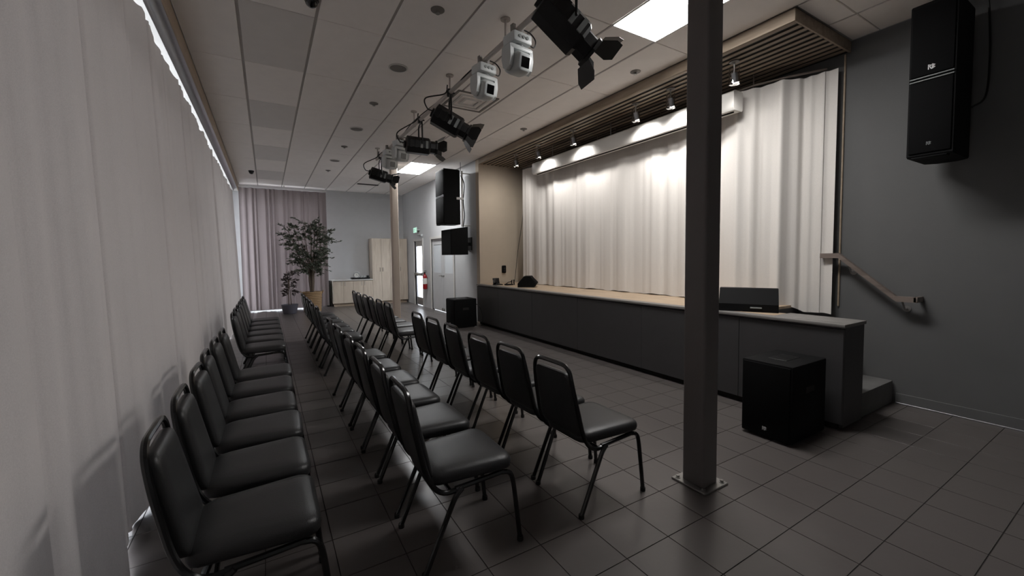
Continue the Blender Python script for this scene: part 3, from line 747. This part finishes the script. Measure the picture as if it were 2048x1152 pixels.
# small things on the far stage corner
lp = thing('tablet_mixer', (4.12, 7.45, SZ), 'small black mixer tablet propped on a stand on the stage corner', 'mixer')
MB().bbox(-.09, .09, -.06, .06, 0, .02, b=.004).build('base', MT['blkmetal'], lp)
M = Matrix.Translation((-.03, .0, .02)) @ Matrix.Rotation(R_(-15), 4, 'X')
MB().bbox(-.075, .075, -.008, .008, 0, .13, b=.004, M=M).build('screen', MT['lens'], lp)
for q in range(3): MB().cyl((-.05+.05*q, -.045, .02), .008, .012, 10).build('knob', MT['grey_pl'], lp)
cbx = thing('cable_box', (4.3, 7.25, SZ), 'dark metal bracket lying on the stage beside the small mixer', 'bracket')
MB().bbox(-.11, .05, -.05, .05, 0, .03, b=.004).build('tray', MT['blkmetal'], cbx)
MB().tube([(.04, 0, .02), (.04, 0, .1), (.09, 0, .11), (.1, 0, .0)], .012, 8).build('arm', MT['blkmetal'], cbx)
MB().tube(catmull([(-.1, 0, .03), (-.05, -.04, .07), (0, .02, .06), (.04, 0, .08)], 5), .008, 6).build('cable', MT['cable'], cbx)
ob = thing('wall_box', (4.66, YA, 1.19), 'small black connector box on the beige stage side wall', 'wall box')
MB().bbox(-.05, .05, -.05, 0, -.085, .085, b=.018, seg=3).build('housing', MT['blk'], ob)
MB().cyl((0, -.05, .02), .022, -.006, 14, 'Y').cyl((0, -.05, -.035), .018, -.006, 14, 'Y').build('socket', MT['hole'], ob)
wb = tag(MB().tube(catmull([(4.97, 7.72, 3.4), (4.93, 7.72, 2.4), (4.8, 7.74, 1.6), (4.72, 7.74, 1.0), (4.66, 7.72, SZ+.008)], 8), .006, 6).build('hanging_cable', MT['cable']), 'thin black cable hanging beside the far edge of the stage curtain', 'cable')

# ================================================================== far end: cabinets and plants
def cab(x0, x1, z1, ndoors, name, label, hz, hand):
    yf = 13.52; t = thing(name, ((x0+x1)/2, yf, 0), label, 'cabinet'); w = (x1-x0)/2
    MB().box(-w, w, .02, YB-yf-.004, .09, z1).build('body', MT['maple'], t, False)
    MB().box(-w+.03, w-.03, .06, YB-yf-.004, 0, .09).build('plinth', MT['fascia'], t, False)
    dw = 2*w/ndoors
    for k in range(ndoors):
        d = MB().bbox(-w+dw*k+.003, -w+dw*(k+1)-.003, 0, .02, .1, z1-.01, b=.002, seg=1).build('door', MT['maple'], t)
        s = 1 if k % 2 == 0 else -1; hx = -w+dw*(k+.5)+s*(dw/2-.045)
        MB().tube([(hx, 0, hz-.06), (hx, -.025, hz-.055), (hx, -.025, hz+.055), (hx, 0, hz+.06)], .006, 6).build('handle', MT['steel'], d)
    return t, w, yf
t, w, yf = cab(1.72, 2.9, .79, 4, 'low_cabinet', 'low pale wood cabinet with grey worktop at the far wall', .70, 0)
wt_ = tag(MB().bbox(1.7, 2.897, 13.49, YB-.004, .792, .825, b=.004).build('worktop', MT['white']), 'pale grey worktop lying on the low wood cabinet', 'worktop')
cab(2.9, 4.04, 2.12, 4, 'tall_cabinet', 'tall pale wood cupboard standing beside the low cabinet', 1.12, 0)
# tray, clock and cups on the worktop
tr = thing('serving_tray', (2.55, 13.68, .827), 'black tray lying on the pale worktop', 'tray')
MB().bbox(-.27, .27, -.13, .13, 0, .012, b=.004).build('base', MT['blkmetal'], tr)
MB().box(-.27, .27, -.13, -.12, .012, .05).box(-.27, .27, .12, .13, .012, .05).box(-.27, -.26, -.12, .12, .012, .05).box(.26, .27, -.12, .12, .012, .05).build('rim', MT['blkmetal'], tr, False)
ck = thing('table_clock', (2.43, 13.66, .842), 'round silver clock with white dial standing on the black tray', 'clock')
MB().cyl((0, .03, .11), .085, -.05, 28, 'Y').build('case', MT['alu'], ck)
MB().cyl((0, -.0205, .11), .07, -.002, 28, 'Y').build('dial', MT['paper'], ck)
MB().box(-.003, .003, -.025, -.023, .11, .16).box(0, .04, -.025, -.023, .107, .113).build('hands', MT['hole'], ck, False)
MB().tube([(-.05, 0, .045), (-.07, 0, .001)], .01, 8).tube([(.05, 0, .045), (.07, 0, .001)], .01, 8).build('feet', MT['alu'], ck)
MB().tube(catmull([(-.06, 0, .17), (-.04, 0, .215), (.05, 0, .215), (.1, 0, .16)], 5), .012, 8).build('top_handle', MT['white_pl'], ck)
for q, (dx, lab) in enumerate(((2.58, 'white cup on the black tray nearest the round clock'), (2.665, 'white cup on the black tray farther right from the clock'))):
    c = thing('cup', (dx, 13.68, .842), lab, 'cup', 'white cups on the tray')
    MB().lathe([(.026, 0), (.034, .09), (.031, .09), (.024, .008)]).build('body', MT['white_pl'], c)
    MB().tube(catmull([(.031, 0, .07), (.055, 0, .06), (.05, 0, .03), (.028, 0, .02)], 4), .005, 6).build('handle', MT['white_pl'], c)
bt = thing('coffee_tin', (2.775, 13.64, .84), 'small dark canister on the black tray beside the tall cupboard', 'canister')
MB().lathe([(.04, 0), (.042, .005), (.042, .085), (.04, .09)]).build('body', MT['blkmetal'], bt); MB().lathe([(.043, .09), (.043, .1), (.02, .108)]).build('lid', MT['grey_pl'], bt)
# folded black panel leaning at the cabinet side
fp = thing('folded_easel', (1.645, 13.86, 0), 'folded black easel panel standing between curtain and low cabinet', 'easel')
MB().bbox(-.05, .03, -.1, .1, 0.0, .80, b=.004).build('panel', MT['blkmetal'], fp); MB().bbox(-.075, -.055, -.1, .1, 0, .74, b=.004).build('rear_panel', MT['blkmetal'], fp)

def leaf_shape(mb, p, d, L, w, R):
    d = d.normalized(); s = d.cross(Vector((R.uniform(-1, 1), R.uniform(-1, 1), R.uniform(-.3, 1)))).normalized(); n = d.cross(s)
    a = p; b = p+d*L*.45+n*L*.06; e = p+d*L
    mb.add([a, b+s*w/2, e, b-s*w/2, b+n*(-L*.05)], [(0, 1, 4), (1, 2, 4), (2, 3, 4), (3, 0, 4)])
def plant(t, base_z, stems, branch_n, leaf_n, L, w, lm, R, spread, top, trunk_r):
    tr, br, lv = MB(), MB(), MB()
    for k in range(stems):
        a = 2*PI*k/stems+R.uniform(-.3, .3); q = R.uniform(.12, 1.0); zt = base_z+(top-base_z)*(1.02-.25*q*R.uniform(.4, 1))
        p0 = Vector((.035*math.cos(a), .035*math.sin(a), base_z)); 
        e = Vector((spread*q*math.cos(a)*.7, spread*q*math.sin(a)*.7, zt))
        mid = Vector((.10*math.cos(a)*q, .10*math.sin(a)*q, base_z+(zt-base_z)*.38))
        pts = catmull([p0, p0*.4+mid*.6, mid, mid.lerp(e, .5)+Vector((R.uniform(-.05, .05), R.uniform(-.05, .05), 0)), e], 4)
        tr.tube(pts, [trunk_r*(1-.8*i/(len(pts)-1)) for i in range(len(pts))], 5)
        for b in range(branch_n):
            f = R.uniform(.42, 1); i = min(len(pts)-2, int(f*(len(pts)-1))); s = pts[i].lerp(pts[i+1], R.random())
            out = Vector((math.cos(a)+R.uniform(-.9, .9), math.sin(a)+R.uniform(-.9, .9), R.uniform(-.15, .9))).normalized()
            ln = R.uniform(.2, .55)*spread*.85
            bp = [s, s+out*ln*.5+Vector((0, 0, .03)), s+out*ln+Vector((0, 0, -.02))]
            br.tube(bp, [.004, .003, .0015], 4)
            for l in range(leaf_n):
                u = R.uniform(.25, 1); pos = bp[0].lerp(bp[1], u*2) if u < .5 else bp[1].lerp(bp[2], u*2-1)
                leaf_shape(lv, pos, out+Vector((R.uniform(-1, 1), R.uniform(-1, 1), R.uniform(-.7, .7))), L*R.uniform(.7, 1.2), w*R.uniform(.8, 1.2), R)
    tr.build('trunk', MT['bark'], t); br.build('branches', MT['bark'], t)
    o = lv.build('foliage', lm, t, False); o['kind'] = 'stuff'
tp = thing('basket', (1.07, 12.75, 0), 'tan woven basket planter standing before the far curtain', 'basket')
bk = MB(); rs = []
for k in range(25):
    z = .56*k/24; r = .225+.03*(z/.56)+.006*math.sin(k*PI)+(.005 if k % 2 else -.003); rs.append((r, z))
rs += [(.232, .56), (.22, .40)]
bk.lathe(rs, n=36).build('woven_wall', MT['wicker'], tp, True, 20)
MB().lathe([(.225, .47), (.001, .50)], n=24).build('soil', MT['soil'], tp)
for s in (-1, 1):
    MB().tube(catmull([(s*.25, -.06, .5), (s*.28, -.05, .56), (s*.285, 0, .58), (s*.28, .05, .56), (s*.25, .06, .5)], 4), .012, 6).build('handle', MT['wicker'], tp)
tre = thing('potted_olive_tree', (1.07, 12.75, .47), 'tall airy leafy indoor tree growing from the tan woven basket', 'tree')
plant(tre, 0, 17, 17, 15, .085, .027, MT['leaf'], random.Random(11), .85, 2.05, .018)
pt = thing('plant_pot', (.5, 12.6, 0), 'round slate grey pot beside the woven basket', 'plant pot')
MB().lathe([(.15, 0), (.165, .02), (.205, .235), (.21, .25), (.195, .25), (.18, .2), (.001, .2)], n=32).build('body', MT['pot'], pt)
MB().lathe([(.178, .2), (.001, .212)], n=24).build('soil', MT['soil'], pt)
sm = thing('small_potted_plant', (.5, 12.6, .2), 'small slender plant with dark leaves in the slate grey pot', 'plant')
plant(sm, 0, 3, 10, 7, .10, .045, MT['leaf2'], random.Random(4), .42, .98, .014)

# exit sign, extinguisher, wall unit
ex = thing('exit_sign', (XS, 12.38, 2.33), 'small glowing green exit sign above the glass door', 'exit sign')
MB().bbox(-.09, 0, -.16, .16, -.01, .02, b=.004).build('mount', MT['white_pl'], ex)
MB().bbox(-.11, -.09, -.15, .15, -.09, .09, b=.004).build('housing', MT['white_pl'], ex)
MB().box(-.112, -.1105, -.14, .14, -.075, .075).box(-.105, -.095, -.1515, -.1505, -.075, .075).build('face', MT['exitm'], ex, False)
sgn = MB(); s = .045
def L_(c, o):
    g = {'E': [((0, -1), (0, 1)), ((0, 1), (-1, 1)), ((0, 0), (-.8, 0)), ((0, -1), (-1, -1))], 'X': [((0, -1), (-1, 1)), ((0, 1), (-1, -1))],
         'I': [((-.5, -1), (-.5, 1))], 'T': [((-.5, -1), (-.5, 1)), ((0, 1), (-1, 1))]}[c]
    return [((a[0]*s*.9+o, a[1]*s), (b[0]*s*.9+o, b[1]*s)) for a, b in g]
st_ = []
for c, o in zip('EXIT', (.105, .05, -.005, -.06)): st_ += L_(c, o)
ribbon(sgn, st_, Matrix.Translation((-.113, 0, 0)), .01); sgn.build('lettering', MT['white_pl'], ex, False)
fe = thing('fire_extinguisher', (XS-.08, 11.62, .55), 'red fire extinguisher hung on the wall between the doors', 'fire extinguisher')
MB().lathe([(.03, 0), (.06, .012), (.065, .03), (.065, .36), (.05, .41), (.022, .44), (.02, .47)]).build('cylinder', MT['red'], fe)
MB().lathe([(.0665, .16), (.0665, .33)], cap0=False, cap1=False).build('label_band', MT['paper'], fe)
MB().cyl((0, 0, .47), .018, .05, 12).box(-.012, .012, -.1, .02, .5, .515).box(-.012, .012, -.1, .02, .535, .55).build('valve', MT['blkmetal'], fe)
MB().tube(catmull([(0, .02, .5), (0, .09, .48), (0, .10, .3), (-.01, .085, .1)], 6), .011, 8).build('hose', MT['cable'], fe)
MB().box(.03, .08, -.03, .03, .3, .36).build('wall_hook', MT['steel'], fe, False)
em = thing('emergency_light', (3.8, YB, 2.35), 'small white emergency light high on the far wall by the corner', 'emergency light')
MB().bbox(-.13, .13, -.06, 0, -.07, .07, b=.012).build('housing', MT['white_pl'], em)
for s in (-1, 1): MB().cyl((s*.08, -.06, .1), .04, -.03, 16, 'Y').build('lamp_head', MT['white_pl'], em)
dc = thing('door_closer', (XS, 12.1, 2.16), 'small white closer box above the glass door', 'door closer')
MB().bbox(-.06, 0, -.14, .14, -.03, .03, b=.008).build('body', MT['white_pl'], dc); MB().box(-.1, -.06, -.12, -.1, -.01, .01).box(-.1, -.085, -.12, .12, -.01, .01).build('arm', MT['steel'], dc, False)

# ceiling devices
def disc(x, y, r, label, big):
    t = thing('ceiling_speaker' if big else 'ceiling_sprinkler', (x, y, CZ), label, 'ceiling speaker' if big else 'sprinkler', 'round ceiling speakers' if big else 'ceiling sprinklers')
    if big:
        MB().lathe([(r, 0), (r, -.006), (r*.9, -.012), (r*.86, -.008)], cap0=False, cap1=True).build('rim', MT['white'], t)
        MB().lathe([(r*.86, -.009), (r*.5, -.012), (.001, -.013)]).build('grille', MT['vent'], t)
    else:
        MB().lathe([(r, 0), (r, -.004), (r*.7, -.012), (r*.3, -.016)], cap0=False).build('escutcheon', MT['vent'], t)
        MB().cyl((0, 0, -.03), .01, .018, 10).cyl((0, 0, -.034), .02, .003, 14).build('head', MT['steel'], t)
for k, y in enumerate((4.73, 7.24, 9.75)): disc(1.36, y, .105, 'round ceiling speaker, %s from the camera along the middle ceiling run' % ORD[k], True)
for k, y in enumerate((3.48, 5.96, 8.47, 10.9)): disc(1.36, y, .06, 'small round sprinkler, %s from the camera in the middle ceiling run' % ORD[k], False)
for k, y in enumerate((3.46, 5.9)): disc(3.8, y, .06, 'small round sprinkler beside the slatted soffit, %s one' % ('nearer' if k == 0 else 'farther'), False)
def diffuser(x, y, w, l, label, name='air_diffuser', square=True):
    t = thing(name, (x, y, CZ), label, 'air vent')
    if square:
        for k, q in enumerate((.3, .21, .12)):
            o = MB(); b = .028
            o.box(-q, q, -q, -q+b, -.012-.004*k, .0).box(-q, q, q-b, q, -.012-.004*k, .0).box(-q, -q+b, -q+b, q-b, -.012-.004*k, .0).box(q-b, q, -q+b, q-b, -.012-.004*k, .0)
            o.build('louvre_frame', MT['vent' if k == 0 else 'white'], t, False)
        MB().box(-.28, .28, -.28, .28, -.003, .0).build('backing', MT['ctile'], t, False)
    else:
        MB().box(-w, w, -l, l, -.004, 0).build('frame', MT['vent'], t, False)
        for k in range(3): MB().box(-w+.02, w-.02, -l+.02+k*l*.6, -l+.035+k*l*.6, -.012, -.002).build('slat', MT['hole'], t, False)
diffuser(2.5, 5.25, .3, .3, 'square stepped air diffuser in the ceiling behind a moving head')
diffuser(2.6, 12.4, .3, .08, 'thin rectangular air vent in the ceiling by the far wall', 'air_vent', False)
for x, y, lab in ((.395, 3.84, 'black dome camera on the ceiling at the top edge of the photo'), (-.24, 11.8, 'small black dome camera on the ceiling near the far curtain')):
    t = thing('dome_camera', (x, y, CZ), lab, 'security camera', 'dome cameras')
    MB().cyl((0, 0, -.02), .06, .02, 20).build('mount', MT['blkmetal'], t)
    MB().lathe([(.05, -.02), (.05, -.04), (.042, -.06), (.024, -.075), (.001, -.08)]).build('dome', MT['lens'], t)
